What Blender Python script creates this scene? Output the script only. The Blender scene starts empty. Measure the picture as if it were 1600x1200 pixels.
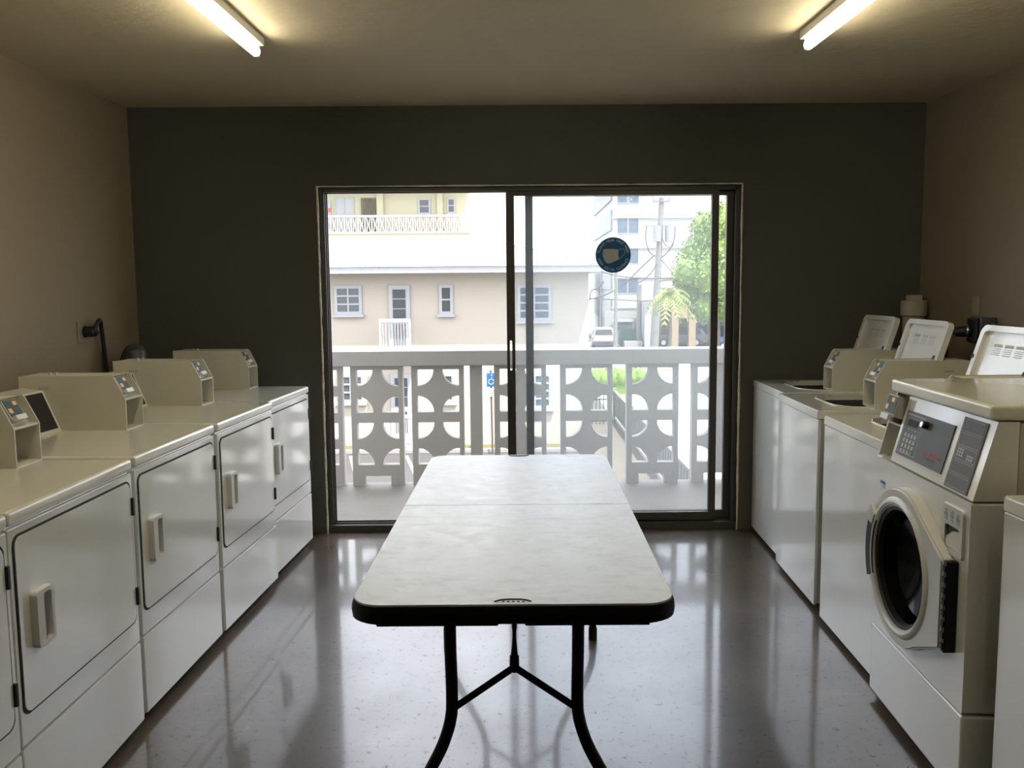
import bpy, bmesh, math, random
from mathutils import Matrix, Vector
random.seed(7)
SC = bpy.context.scene
COL = SC.collection
R = math.radians

# ------------------------------------------------------------------ camera
F_PX, CX, CY, TILT, ROLL, YAW, EYE = 1319.0, 818.2, 584.6, .0996, -.0083, -.0074, 1.4504
fw = Vector((-math.sin(YAW)*math.cos(TILT), math.cos(YAW)*math.cos(TILT), -math.sin(TILT)))
rt = Vector((math.cos(YAW), math.sin(YAW), 0)); up = rt.cross(fw)
rt, up = (math.cos(ROLL)*rt+math.sin(ROLL)*up), (math.cos(ROLL)*up-math.sin(ROLL)*rt)
cam_data = bpy.data.cameras.new('camera'); cam = bpy.data.objects.new('camera', cam_data); COL.objects.link(cam)
m = Matrix((rt, up, -fw)).transposed().to_4x4(); m.translation = (0, 0, EYE)
cam.matrix_world = m
cam_data.sensor_width = 36; cam_data.lens = 36*F_PX/1600
cam_data.shift_x = (800-CX)/1600; cam_data.shift_y = (CY-600)/1600
cam_data.clip_end = 400; cam_data.clip_start = .05
SC.camera = cam

def at(px, py, Y):
    """the point of the place at depth Y that the photograph shows at a pixel (used to survey the far street)"""
    d = fw + (px-CX)/F_PX*rt - (py-CY)/F_PX*up
    k = Y/d.y
    return Vector((d.x*k, Y, EYE+d.z*k))

# ------------------------------------------------------------------ sky, sun, exposure
SC.view_settings.view_transform = 'Standard'; SC.view_settings.look = 'None'
SC.view_settings.gamma = 1; SC.view_settings.use_curve_mapping = False
SC.view_settings.exposure = 0.0
w = bpy.data.worlds.new('sky'); SC.world = w; w.use_nodes = True
bg = w.node_tree.nodes['Background']
bg.inputs['Color'].default_value = (.87, .915, 1.0, 1); bg.inputs['Strength'].default_value = 4.6
sd = bpy.data.lights.new('sun', 'SUN'); sun = bpy.data.objects.new('sun', sd); COL.objects.link(sun)
sd.energy = 12.0; sd.angle = R(.6); sd.color = (1, .95, .86)
sun.rotation_euler = Vector((-.55, .75, -1.95)).to_track_quat('-Z', 'Y').to_euler()
sun.location = (4, -6, 14)

# ------------------------------------------------------------------ materials
def mat(name, col, rough=.5, metal=0., spec=.5, noise=None, bump=None, coat=0., emit=None, rnoise=None):
    """noise=(scale, amount, second colour, detail)  bump=(scale, strength, detail)  rnoise=(scale, lo, hi)"""
    m = bpy.data.materials.new(name); m.use_nodes = True
    nt = m.node_tree; b = nt.nodes['Principled BSDF']
    b.inputs['Base Color'].default_value = (*col, 1); b.inputs['Roughness'].default_value = rough
    b.inputs['Metallic'].default_value = metal; b.inputs['Specular IOR Level'].default_value = spec
    b.inputs['Coat Weight'].default_value = coat; b.inputs['Coat Roughness'].default_value = .08
    tc = nt.nodes.new('ShaderNodeTexCoord')
    if noise:
        n = nt.nodes.new('ShaderNodeTexNoise'); n.inputs['Scale'].default_value = noise[0]
        n.inputs['Detail'].default_value = noise[3] if len(noise) > 3 else 5; n.inputs['Roughness'].default_value = .6
        nt.links.new(tc.outputs['Object'], n.inputs['Vector'])
        r = nt.nodes.new('ShaderNodeMapRange'); r.inputs['From Min'].default_value = .35; r.inputs['From Max'].default_value = .7
        r.inputs['To Max'].default_value = noise[1]
        nt.links.new(n.outputs['Fac'], r.inputs['Value'])
        x = nt.nodes.new('ShaderNodeMix'); x.data_type = 'RGBA'
        x.inputs['A'].default_value = (*col, 1); x.inputs['B'].default_value = (*noise[2], 1)
        nt.links.new(r.outputs['Result'], x.inputs['Factor']); nt.links.new(x.outputs['Result'], b.inputs['Base Color'])
    if bump:
        n = nt.nodes.new('ShaderNodeTexNoise'); n.inputs['Scale'].default_value = bump[0]
        n.inputs['Detail'].default_value = bump[2] if len(bump) > 2 else 4
        nt.links.new(tc.outputs['Object'], n.inputs['Vector'])
        p = nt.nodes.new('ShaderNodeBump'); p.inputs['Strength'].default_value = bump[1]; p.inputs['Distance'].default_value = .01
        nt.links.new(n.outputs['Fac'], p.inputs['Height']); nt.links.new(p.outputs['Normal'], b.inputs['Normal'])
    if rnoise:
        n = nt.nodes.new('ShaderNodeTexNoise'); n.inputs['Scale'].default_value = rnoise[0]; n.inputs['Detail'].default_value = 6
        nt.links.new(tc.outputs['Object'], n.inputs['Vector'])
        r = nt.nodes.new('ShaderNodeMapRange'); r.inputs['From Min'].default_value = .3; r.inputs['From Max'].default_value = .7
        r.inputs['To Min'].default_value = rnoise[1]; r.inputs['To Max'].default_value = rnoise[2]
        nt.links.new(n.outputs['Fac'], r.inputs['Value']); nt.links.new(r.outputs['Result'], b.inputs['Roughness'])
    if emit:
        b.inputs['Emission Color'].default_value = (*emit[0], 1); b.inputs['Emission Strength'].default_value = emit[1]
    return m

def glass_mat(name, tint, haze, gloss=.08):
    m = bpy.data.materials.new(name); m.use_nodes = True; nt = m.node_tree
    nt.nodes.remove(nt.nodes['Principled BSDF']); out = nt.nodes['Material Output']
    tr = nt.nodes.new('ShaderNodeBsdfTransparent'); tr.inputs['Color'].default_value = (*tint, 1)
    gl = nt.nodes.new('ShaderNodeBsdfGlossy'); gl.inputs['Roughness'].default_value = .02
    tl = nt.nodes.new('ShaderNodeBsdfTranslucent'); tl.inputs['Color'].default_value = (.9, .95, .93, 1)
    lw = nt.nodes.new('ShaderNodeLayerWeight'); lw.inputs['Blend'].default_value = gloss
    a = nt.nodes.new('ShaderNodeMixShader'); b = nt.nodes.new('ShaderNodeMixShader'); b.inputs['Fac'].default_value = haze
    nt.links.new(lw.outputs['Fresnel'], a.inputs['Fac']); nt.links.new(tr.outputs[0], a.inputs[1]); nt.links.new(gl.outputs[0], a.inputs[2])
    nt.links.new(a.outputs[0], b.inputs[1]); nt.links.new(tl.outputs[0], b.inputs[2]); nt.links.new(b.outputs[0], out.inputs['Surface'])
    return m

def floor_mat():
    m = mat('stained concrete', (.050, .039, .032), .3, noise=(1.1, 1., (.12, .088, .06), 8), bump=(9, .02, 6), rnoise=(3.5, .27, .37), coat=.4)
    nt = m.node_tree; b = nt.nodes['Principled BSDF']
    tc = [n for n in nt.nodes if n.type == 'TEX_COORD'][0]
    old = b.inputs['Base Color'].links[0].from_socket
    # fine dark scuffs and pits
    n = nt.nodes.new('ShaderNodeTexNoise'); n.inputs['Scale'].default_value = 38; n.inputs['Detail'].default_value = 6; n.inputs['Roughness'].default_value = .75
    nt.links.new(tc.outputs['Object'], n.inputs['Vector'])
    r = nt.nodes.new('ShaderNodeMapRange'); r.inputs['From Min'].default_value = .57; r.inputs['From Max'].default_value = .70
    nt.links.new(n.outputs['Fac'], r.inputs['Value'])
    x = nt.nodes.new('ShaderNodeMix'); x.data_type = 'RGBA'; x.inputs['B'].default_value = (.025, .021, .019, 1)
    mm = nt.nodes.new('ShaderNodeMapRange'); mm.inputs['To Min'].default_value = .68; mm.inputs['To Max'].default_value = .08
    nt.links.new(r.outputs['Result'], mm.inputs['Value']); nt.links.new(mm.outputs['Result'], b.inputs['Coat Weight']); nt.links.new(mm.outputs['Result'], b.inputs['Specular IOR Level'])
    nt.links.new(r.outputs['Result'], x.inputs['Factor']); nt.links.new(old, x.inputs['A'])
    # a few pale scratches
    mp = nt.nodes.new('ShaderNodeMapping'); mp.inputs['Scale'].default_value = (2, 26, 1); mp.inputs['Rotation'].default_value = (0, 0, .7)
    nt.links.new(tc.outputs['Object'], mp.inputs['Vector'])
    n2 = nt.nodes.new('ShaderNodeTexNoise'); n2.inputs['Scale'].default_value = 1.6; n2.inputs['Detail'].default_value = 8
    nt.links.new(mp.outputs['Vector'], n2.inputs['Vector'])
    r2 = nt.nodes.new('ShaderNodeMapRange'); r2.inputs['From Min'].default_value = .68; r2.inputs['From Max'].default_value = .74; r2.inputs['To Max'].default_value = .45
    nt.links.new(n2.outputs['Fac'], r2.inputs['Value'])
    x2 = nt.nodes.new('ShaderNodeMix'); x2.data_type = 'RGBA'; x2.inputs['B'].default_value = (.20, .18, .155, 1)
    nt.links.new(r2.outputs['Result'], x2.inputs['Factor']); nt.links.new(x.outputs['Result'], x2.inputs['A'])
    nt.links.new(x2.outputs['Result'], b.inputs['Base Color'])
    return m

def table_mat():
    m = mat('worn white plastic', (.75, .82, .98), .36, spec=.85, noise=(9, .45, (.60, .66, .78), 9), bump=(80, .04, 6), rnoise=(22, .33, .43))
    nt = m.node_tree; b = nt.nodes['Principled BSDF']
    tc = [n for n in nt.nodes if n.type == 'TEX_COORD'][0]
    old = b.inputs['Base Color'].links[0].from_socket
    mp = nt.nodes.new('ShaderNodeMapping'); mp.inputs['Scale'].default_value = (8, 17, 1)
    nt.links.new(tc.outputs['Object'], mp.inputs['Vector'])
    n = nt.nodes.new('ShaderNodeTexNoise'); n.inputs['Scale'].default_value = 2.2; n.inputs['Detail'].default_value = 10; n.inputs['Roughness'].default_value = .7
    nt.links.new(mp.outputs['Vector'], n.inputs['Vector'])
    r = nt.nodes.new('ShaderNodeMapRange'); r.inputs['From Min'].default_value = .50; r.inputs['From Max'].default_value = .74; r.inputs['To Max'].default_value = .42
    nt.links.new(n.outputs['Fac'], r.inputs['Value'])
    x = nt.nodes.new('ShaderNodeMix'); x.data_type = 'RGBA'; x.inputs['B'].default_value = (.38, .40, .41, 1)
    nt.links.new(r.outputs['Result'], x.inputs['Factor']); nt.links.new(old, x.inputs['A'])
    nt.links.new(x.outputs['Result'], b.inputs['Base Color'])
    return m

M = dict(
 wall=mat('beige wall paint', (.27, .215, .14), .75, noise=(1.3, .5, (.24, .19, .122)), bump=(45, .12)),
 wall_beige_shaded=mat('shaded beige wall paint', (.20, .162, .108), .75, noise=(1.3, .5, (.175, .142, .093)), bump=(45, .12)), wall_shaded=mat('shaded taupe wall paint', (.088, .084, .068), .8, noise=(1.5, .5, (.078, .074, .06)), bump=(45, .12)),  # dim right wall and front-wall light falloff are put into these two colours
 ceil=mat('ceiling plaster', (.56, .48, .33), .85, noise=(1.6, .5, (.50, .43, .29)), bump=(14, .35, 6)),
 floor=floor_mat(), table=table_mat(),
 black=mat('black plastic', (.006, .006, .007), .45, spec=.3), blackmetal=mat('black powder coat', (.006, .006, .0065), .4, spec=.3),
 white=mat('white enamel', (.76, .76, .72), .10, bump=(7, .012, 2), coat=.5),
 whitetop=mat('white enamel deck', (.72, .71, .62), .13, bump=(7, .012, 2), coat=.5),
 box=mat('cream painted steel', (.58, .56, .47), .5, noise=(9, .3, (.52, .50, .42))),
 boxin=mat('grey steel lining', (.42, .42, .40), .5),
 gap=mat('dark seam', (.02, .02, .02), .7),
 reader=mat('dark green reader face', (.04, .075, .065), .6), chip=mat('orange chip print', (.75, .42, .16), .4),
 steel=mat('brushed steel', (.6, .6, .58), .3, metal=1.), handle=mat('grey white plastic', (.66, .65, .62), .35),
 silver=mat('silver plastic', (.60, .60, .58), .3), glassblk=mat('smoked door glass', (.003, .003, .004), .12, spec=.12),
 panel=mat('charcoal panel', (.055, .055, .055), .5), panel2=mat('grey cycle panel', (.10, .10, .098), .55),
 red=mat('red print', (.55, .09, .05), .5), green=mat('green key', (.05, .3, .14), .5), grey=mat('grey print', (.45, .45, .44), .5),
 ink=mat('grey ink', (.22, .22, .22), .6), blue=mat('blue print', (.06, .12, .35), .5),
 alu=mat('dark bronze aluminium', (.075, .07, .06), .42, metal=.3), alu2=mat('worn aluminium', (.20, .19, .17), .4, metal=.5),
 chip_paint=mat('chipped white paint', (.72, .67, .56), .8, noise=(30, .6, (.4, .36, .28)), bump=(60, .6)),
 pvc=mat('painted pipe', (.42, .38, .31), .5), lampbody=mat('white lamp batten', (.7, .68, .6), .5),
 tube=mat('lit tube', (1, 1, 1), .5, emit=((1, .92, .70), 27.0)),
 rubber=mat('black rubber', (.01, .01, .011), .55), duct=mat('foil duct', (.12, .12, .12), .4, metal=.6, bump=(30, .5)),
 decal=mat('navy decal', (.003, .10, .29), .5), decal_txt=mat('pale blue lettering', (.55, .85, .98), .5),
 maskcol=mat('grey mask print', (.52, .54, .52), .5), maskcol2=mat('pale mask edge', (.42, .56, .62), .5),
 balc=mat('white painted concrete', (.47, .455, .43), .7, noise=(4, .4, (.42, .405, .38)), bump=(40, .12)),
 balcfloor=mat('grey painted slab', (.23, .205, .18), .55, noise=(2.5, .9, (.18, .16, .14)), bump=(20, .1)),
 beige=mat('beige stucco', (0.39, 0.345, 0.285), .85, bump=(25, .15)), roofw=mat('white metal roof', (0.336, 0.336, 0.336), .5),
 trimw=mat('white trim', (0.328, 0.328, 0.336), .5), yellow=mat('pale yellow stucco', (0.42, 0.39, 0.27), .85),
 yellow_slab=mat('ochre slab edge', (.21, .19, .115), .85), pane=mat('window pane', (0.0672, 0.0714, 0.0756), .12), paneb=mat('blue window pane', (0.06, 0.085, 0.12), .3),
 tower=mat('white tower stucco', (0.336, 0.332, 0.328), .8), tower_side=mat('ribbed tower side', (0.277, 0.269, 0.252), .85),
 asphalt=mat('sunlit asphalt', (0.062, 0.058, 0.058), .9, noise=(.6, .8, (0.075, 0.070, 0.069))), paint=mat('white road paint', (0.315, 0.315, 0.315), .8),
 bluepaint=mat('blue road paint', (0.042, 0.151, 0.252), .8), paving=mat('tan paving', (0.12, 0.105, 0.083), .9, noise=(2, .7, (0.095, 0.083, 0.065))),
 conc=mat('pale concrete', (0.252, 0.244, 0.231), .9), grass=mat('dry grass', (0.11, 0.105, 0.03), .9, noise=(6, 1., (0.13, 0.10, 0.045))),
 wood=mat('grey pole wood', (0.168, 0.16, 0.151), .85), wire=mat('cable', (0.04, 0.04, 0.043), .6),
 trans=mat('grey transformer', (0.231, 0.235, 0.235), .5), leaf=mat('green leaves', (0.21, 0.28, 0.045), .6, noise=(.9, 1., (0.10, 0.19, 0.035))),
 leaf2=mat('bright leaves', (0.126, 0.231, 0.0126), .6), palm=mat('palm leaves', (0.20, 0.30, 0.06), .6, noise=(1., .9, (0.30, 0.31, 0.08))),
 trunk=mat('bark', (0.0924, 0.0756, 0.0588), .9), iron=mat('black iron', (0.0126, 0.0126, 0.0147), .5), fence=mat('grey fence paint', (0.176, 0.181, 0.181), .6),
 tan=mat('tan stucco', (0.26, 0.197, 0.126), .85), carw=mat('white car paint', (0.315, 0.315, 0.323), .25), carg=mat('silver car paint', (0.147, 0.151, 0.168), .25),
 carb=mat('blue car paint', (0.0252, 0.0588, 0.143), .25), cardark=mat('dark car trim', (0.042, 0.042, 0.0504), .5), bin=mat('green dumpster steel', (0.0504, 0.113, 0.0924), .6),
 signb=mat('blue sign', (0.0084, 0.0924, 0.252), .5), signw=mat('white sign', (0.336, 0.336, 0.328), .5), brick=mat('orange brick', (0.231, 0.118, 0.0672), .85, noise=(6, .6, (0.189, 0.0924, 0.0588))),
 glass=glass_mat('door glass', (.94, .95, .96), .055), glass2=glass_mat('clear door glass', (.96, .97, .98), .03),
)

# ------------------------------------------------------------------ mesh helpers
def BM(): return bmesh.new()
def bx(bm, x0, x1, y0, y1, z0, z1, b=0, seg=2):
    mt = Matrix.Translation(((x0+x1)/2, (y0+y1)/2, (z0+z1)/2)) @ Matrix.Diagonal((abs(x1-x0), abs(y1-y0), abs(z1-z0), 1))
    r = bmesh.ops.create_cube(bm, size=1, matrix=mt)
    if b:
        es = list({e for v in r['verts'] for e in v.link_edges})
        bmesh.ops.bevel(bm, geom=es, offset=b, segments=seg, affect='EDGES', profile=.5)
    return bm
def rr(u0, u1, v0, v1, r, n=6):
    pts = []
    for cx, cy, a in ((u1-r, v1-r, 0), (u0+r, v1-r, 90), (u0+r, v0+r, 180), (u1-r, v0+r, 270)):
        for i in range(n+1):
            t = R(a+90*i/n); pts.append((cx+r*math.cos(t), cy+r*math.sin(t)))
    return pts
def circ(cu, cv, r, n=40, a0=0): return [(cu+r*math.cos(2*math.pi*i/n+a0), cv+r*math.sin(2*math.pi*i/n+a0)) for i in range(n)]
AX = {'x': lambda u, v, w: (w, u, v), 'y': lambda u, v, w: (u, w, v), 'z': lambda u, v, w: (u, v, w)}
def prism(bm, outer, w0, w1, ax='x', holes=()):
    """a flat outline (with holes) given thickness along an axis"""
    mp = AX[ax] if isinstance(ax, str) else ax
    loops = [list(outer)]+[list(h) for h in holes]
    caps = []
    if holes:
        t = bmesh.new(); es = []; k = 0
        for lp in loops:
            vs = [t.verts.new((u, v, 0)) for u, v in lp]
            es += [t.edges.new((vs[i], vs[(i+1) % len(vs)])) for i in range(len(vs))]
        t.verts.index_update()
        bmesh.ops.triangle_fill(t, edges=es, use_beauty=True, use_dissolve=False)
        caps = [[v.index for v in f.verts] for f in t.faces]; t.free()
    else: caps = [list(range(len(outer)))]
    P = [p for lp in loops for p in lp]
    A = [bm.verts.new(mp(u, v, w0)) for u, v in P]; B = [bm.verts.new(mp(u, v, w1)) for u, v in P]
    for c in caps:
        bm.faces.new([A[i] for i in c]); bm.faces.new([B[i] for i in reversed(c)])
    k = 0
    for lp in loops:
        n = len(lp)
        for i in range(n): bm.faces.new((A[k+i], A[k+(i+1) % n], B[k+(i+1) % n], B[k+i]))
        k += n
    return bm
def tube(bm, pts, r, n=10, cap=True):
    pts = [Vector(p) for p in pts]; rs = r if isinstance(r, (list, tuple)) else [r]*len(pts)
    rings = []; ref = Vector((.13, .27, .95))
    for i, p in enumerate(pts):
        d = (pts[min(i+1, len(pts)-1)]-pts[max(i-1, 0)]).normalized()
        if abs(d.dot(ref)) > .97: ref = Vector((.9, .3, .1))
        a = d.cross(ref).normalized(); b = d.cross(a)
        rings.append([bm.verts.new(p+rs[i]*(math.cos(2*math.pi*k/n)*a+math.sin(2*math.pi*k/n)*b)) for k in range(n)])
    for i in range(len(rings)-1):
        for k in range(n): bm.faces.new((rings[i][k], rings[i][(k+1) % n], rings[i+1][(k+1) % n], rings[i+1][k]))
    if cap: bm.faces.new(rings[0]); bm.faces.new(rings[-1])
    return bm
def lathe(bm, prof, c, ax='x', n=48, close=False):
    """profile (radius, w) turned about an axis through c=(u, v)"""
    mp = AX[ax]; rings = [[bm.verts.new(mp(c[0]+r*math.cos(2*math.pi*k/n), c[1]+r*math.sin(2*math.pi*k/n), w)) for k in range(n)] for r, w in prof]
    m = len(rings)
    for i in range(m if close else m-1):
        for k in range(n): bm.faces.new((rings[i][k], rings[i][(k+1) % n], rings[(i+1) % m][(k+1) % n], rings[(i+1) % m][k]))
    return bm
def smooth_path(ctrl, n=8):
    c = [Vector(p) for p in ctrl]; c = [2*c[0]-c[1]]+c+[2*c[-1]-c[-2]]; out = []
    for i in range(1, len(c)-2):
        p0, p1, p2, p3 = c[i-1:i+3]
        for k in range(n):
            t = k/n; out.append(.5*((2*p1)+(p2-p0)*t+(2*p0-5*p1+4*p2-p3)*t*t+(3*p1-p0-3*p2+p3)*t**3))
    return out+[c[-2]]
def sag(a, b, s, n=14):
    a, b = Vector(a), Vector(b); return [a.lerp(b, i/n)-Vector((0, 0, s*4*(i/n)*(1-i/n))) for i in range(n+1)]

def obj(name, bm, m, parent=None, loc=None, rot=None, ang=35, label=None, normals=True):
    if normals: bmesh.ops.recalc_face_normals(bm, faces=bm.faces)
    me = bpy.data.meshes.new(name); bm.to_mesh(me); bm.free()
    me.materials.append(M[m]); me.shade_smooth(); me.set_sharp_from_angle(angle=R(ang))
    o = link(name, me, parent, loc, rot, label)
    if len(me.polygons) < 4000:
        wn = o.modifiers.new('even_shading', 'WEIGHTED_NORMAL'); wn.keep_sharp = True; wn.weight = 100
    return o
def link(name, me, parent=None, loc=None, rot=None, label=None):
    o = bpy.data.objects.new(name, me); COL.objects.link(o)
    if parent: o.parent = parent
    if loc: o.location = loc
    if rot: o.rotation_euler = rot
    if label: o['label'] = label
    return o
def tag(o, label, cat, group=None, kind=None):
    o['label'] = label; o['category'] = cat
    if group: o['group'] = group
    if kind: o['kind'] = kind
    return o
def thing(name, label, cat, loc=(0, 0, 0), rz=0, group=None):
    o = bpy.data.objects.new(name, None); COL.objects.link(o); o.empty_display_size = .1
    o.location = loc; o.rotation_euler = (0, 0, rz); return tag(o, label, cat, group)
def struct(name, bm, m, ang=35):
    o = obj(name, bm, m, ang=ang); o['kind'] = 'structure'; return o
def dup(root, label, loc, rz=None, group=None):
    r = root.copy(); COL.objects.link(r); r.location = loc; r['label'] = label
    if rz is not None: r.rotation_euler = (0, 0, rz)
    if group: r['group'] = group
    for ch in list(root.children):
        c = ch.copy(); COL.objects.link(c); c.parent = r
        for g in list(ch.children):
            d = g.copy(); COL.objects.link(d); d.parent = c
    return r
def text_mesh(body, size, extrude=.0004):
    cu = bpy.data.curves.new('lettering', 'FONT'); cu.body = body; cu.size = size; cu.extrude = extrude
    cu.align_x = 'CENTER'; cu.align_y = 'CENTER'; cu.resolution_u = 3
    o = bpy.data.objects.new('lettering', cu); COL.objects.link(o)
    bpy.context.view_layer.update()
    me = bpy.data.meshes.new_from_object(o.evaluated_get(bpy.context.evaluated_depsgraph_get()))
    bpy.data.objects.remove(o); bpy.data.curves.remove(cu); return me
def add_text(bm, body, size, Mx, extrude=.0004):
    me = text_mesh(body, size, extrude); t = bmesh.new(); t.from_mesh(me); t.transform(Mx)
    tmp = bpy.data.meshes.new('t'); t.to_mesh(tmp); t.free(); bm.from_mesh(tmp)
    bpy.data.meshes.remove(tmp); bpy.data.meshes.remove(me); return bm

# ------------------------------------------------------------------ the room
XL, XR, YB, YN, ZC = -2.22, 2.37, 4.97, -1.6, 2.505
DX0, DX1, DZ = -1.152, 1.319, 2.055            # the door opening
struct('floor', bx(BM(), XL-.15, XR+.15, YN-.15, YB+.2, -.12, 0), 'floor')
b = BM()                                        # the ceiling falls slightly towards the near end
zc = lambda y: ZC-.02*(YB-y)
vs = [b.verts.new(p) for p in ((XL-.15, YN-.15, zc(YN-.15)), (XR+.15, YN-.15, zc(YN-.15)), (XR+.15, YB+.2, zc(YB+.2)), (XL-.15, YB+.2, zc(YB+.2)))]
vt = [b.verts.new((v.co.x, v.co.y, 2.75)) for v in vs]
b.faces.new(vs); b.faces.new(vt)
for i in range(4): b.faces.new((vs[i], vs[(i+1) % 4], vt[(i+1) % 4], vt[i]))
struct('ceiling', b, 'ceil')
struct('wall_left', bx(BM(), XL-.15, XL, YN-.15, YB, 0, 2.55), 'wall')
struct('wall_right', bx(BM(), XR, XR+.15, YN-.15, YB, 0, 2.55), 'wall_beige_shaded')
struct('wall_rear', bx(BM(), XL, XR, YN-.15, YN, 0, 2.55), 'wall_shaded')  # unseen wall, kept dark to cut light bounced into the room
struct('wall_front', prism(BM(), [(XL-.15, 0), (DX0, 0), (DX0, DZ), (DX1, DZ), (DX1, 0), (XR+.15, 0), (XR+.15, 2.52), (XL-.15, 2.52)], YB, YB+.2, 'y'), 'wall_shaded')
struct('bounce_facade', prism(BM(), [(-8, -.3), (DX0, -.3), (DX0, DZ), (DX1, DZ), (DX1, -.3), (8, -.3), (8, 2.52), (-8, 2.52)], YB+.2, YB+.215, 'y'), 'balc')  # unseen pale skin, added to bounce light onto the railing
# chipped caulk line round the opening
def bead(p0, p1, r):
    n = 34; p0, p1 = Vector(p0), Vector(p1)
    return tube(BM(), [p0.lerp(p1, i/n)+Vector((random.uniform(-.0012, .0012), 0, 0)) for i in range(n+1)], [r*random.uniform(.7, 1.35) for _ in range(n+1)], 6)
struct('trim_1', bead((DX0+.004, YB-.001, .0), (DX0+.004, YB-.001, DZ), .006), 'chip_paint')
struct('trim_2', bead((DX1-.004, YB-.001, .0), (DX1-.004, YB-.001, DZ), .006), 'chip_paint')
struct('trim_3', bead((DX0, YB-.001, DZ-.002), (DX1, YB-.001, DZ-.002), .004), 'chip_paint')

# sliding glass door
d1 = bpy.data.objects.new('door_1', None); COL.objects.link(d1); d1.location = (0, 5.03, 0); d1['kind'] = 'structure'
d1['label'] = 'aluminium sliding glass door to the balcony, left half open'; d1['category'] = 'sliding door'
def L(bm): bm.transform(Matrix.Translation((0, -5.03, 0))); return bm
b = BM()
prism(b, [(DX0, 0), (DX1, 0), (DX1, DZ), (DX0, DZ)], 5.0, 5.115, 'y', [[(DX0+.022, .022), (DX1-.02, .022), (DX1-.02, DZ-.016), (DX0+.022, DZ-.016)]])
for y in (5.005, 5.05, 5.095):                  # running ribs of the tracks
    bx(b, DX0+.02, DX1-.02, y-.004, y+.004, .02, .045); bx(b, DX0+.02, DX0+.034, y-.004, y+.004, .02, DZ-.01); bx(b, DX0+.02, DX1-.02, y-.004, y+.004, DZ-.03, DZ-.014)
    bx(b, DX1-.034, DX1-.018, y-.004, y+.004, .02, DZ-.01)
obj('door_frame', L(b), 'alu', d1)
obj('sill_plate', L(bx(BM(), DX0, DX1, 4.985, 5.0, 0, .044, .003)), 'alu', d1)
def panel(x0, x1, s0, s1, yc, glass, mt, name, slot=False):
    b = BM()
    st = [(x0, .05), (x0+s0, .05), (x0+s0, 2.028), (x0, 2.028)]
    prism(b, st, yc-.016, yc+.016, 'y', [rr(x0+s0*.34, x0+s0*.62, .972, 1.152, .006)] if slot else ())
    bx(b, x1-s1, x1, yc-.016, yc+.016, .05, 2.028); bx(b, x0+s0, x1-s1, yc-.015, yc+.015, .05, .098); bx(b, x0+s0, x1-s1, yc-.015, yc+.015, 1.998, 2.028)
    p = obj(name, L(b), mt, d1)
    obj('glass_pane', L(bx(BM(), x0+s0-.004, x1-s1+.004, yc-.003, yc+.003, .09, 2.004)), glass, p)
    return p
panel(-.06, 1.192, .049, .041, 5.028, 'glass', 'alu', 'sliding_panel', True)
panel(.053, DX1-.022, .046, .048, 5.074, 'glass2', 'alu', 'fixed_panel')

# round decal on the sliding panel
dc = thing('window_decal', 'round navy face mask decal stuck on the sliding door glass', 'sticker', (.572, 5.0245, 1.65))
obj('decal_disc', prism(BM(), circ(0, 0, .104, 64), -.0006, .0004, 'y'), 'decal', dc)
b = BM()
FACE = Matrix.Rotation(R(90), 4, 'X')
s = 'PLEASE WEAR FACE MASK'
for i, ch in enumerate(s):
    if ch == ' ': continue
    a = R(168-156*i/(len(s)-1)); add_text(b, ch, .0215, Matrix.Translation((.0865*math.cos(a), -.0010, .0865*math.sin(a))) @ Matrix.Rotation(-(a-R(90)), 4, 'Y') @ FACE, .0003)
obj('upper_lettering', b, 'decal_txt', dc); b = BM()
s = 'KEEP SOCIAL DISTANCE'
for i, ch in enumerate(s):
    if ch == ' ': continue
    a = R(198+144*i/(len(s)-1)); add_text(b, ch, .0215, Matrix.Translation((.0865*math.cos(a), -.0010, .0865*math.sin(a))) @ Matrix.Rotation(-(a+R(90)), 4, 'Y') @ FACE, .0003)
obj('lower_lettering', b, 'decal_txt', dc)
mk = [(-.06, .03), (-.05, .036), (0, .036), (.031, .031), (.029, 0), (.036, -.024), (.012, -.036), (-.012, -.046), (-.03, -.05), (-.048, -.038), (-.06, -.012), (-.063, .008)]
mo = obj('mask_print', prism(BM(), mk, -.0012, -.0004, 'y'), 'maskcol', dc)
obj('mask_edge', prism(BM(), [(-.06, .03), (-.04, .034), (-.037, -.02), (-.028, -.036), (.012, -.036), (-.012, -.046), (-.03, -.05), (-.048, -.038), (-.06, -.012), (-.063, .008)], -.0016, -.0012, 'y'), 'maskcol2', mo)
obj('ear_loop', tube(BM(), smooth_path([(.031, -.0012, .029), (.05, -.0012, .037), (.066, -.0012, .03), (.066, -.0012, .01), (.05, -.0012, -.01), (.036, -.0012, -.023)]), .0012, 6), 'maskcol2', mo)

# fluorescent lamps
def lamp(x, y1, label):
    y0 = y1-2.42; zc0 = zc((y0+y1)/2)
    t = thing('fluorescent_lamp', label, 'ceiling light', (x, (y0+y1)/2, zc0), 0, 'bare fluorescent lamps on the ceiling')
    t.rotation_euler = (math.atan(.02), 0, 0); h = (y1-y0)/2
    obj('lamp_batten', bx(BM(), -.03, .03, -h, h, -.034, 0, .004), 'lampbody', t)
    for s in (-1, 1): obj('lamp_holder', bx(BM(), -.012, .012, s*(h-.012)-.010, s*(h-.012)+.010, -.078, -.03, .003), 'lampbody', t)
    obj('lamp_tube', tube(BM(), [(0, -h+.022, -.060), (0, h-.022, -.060)], .019, 16), 'tube', t)
lamp(-1.045, 3.55, 'lit bare fluorescent tube on the ceiling above the dryers')
lamp(1.175, 3.50, 'lit bare fluorescent tube on the ceiling above the washers')

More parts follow.
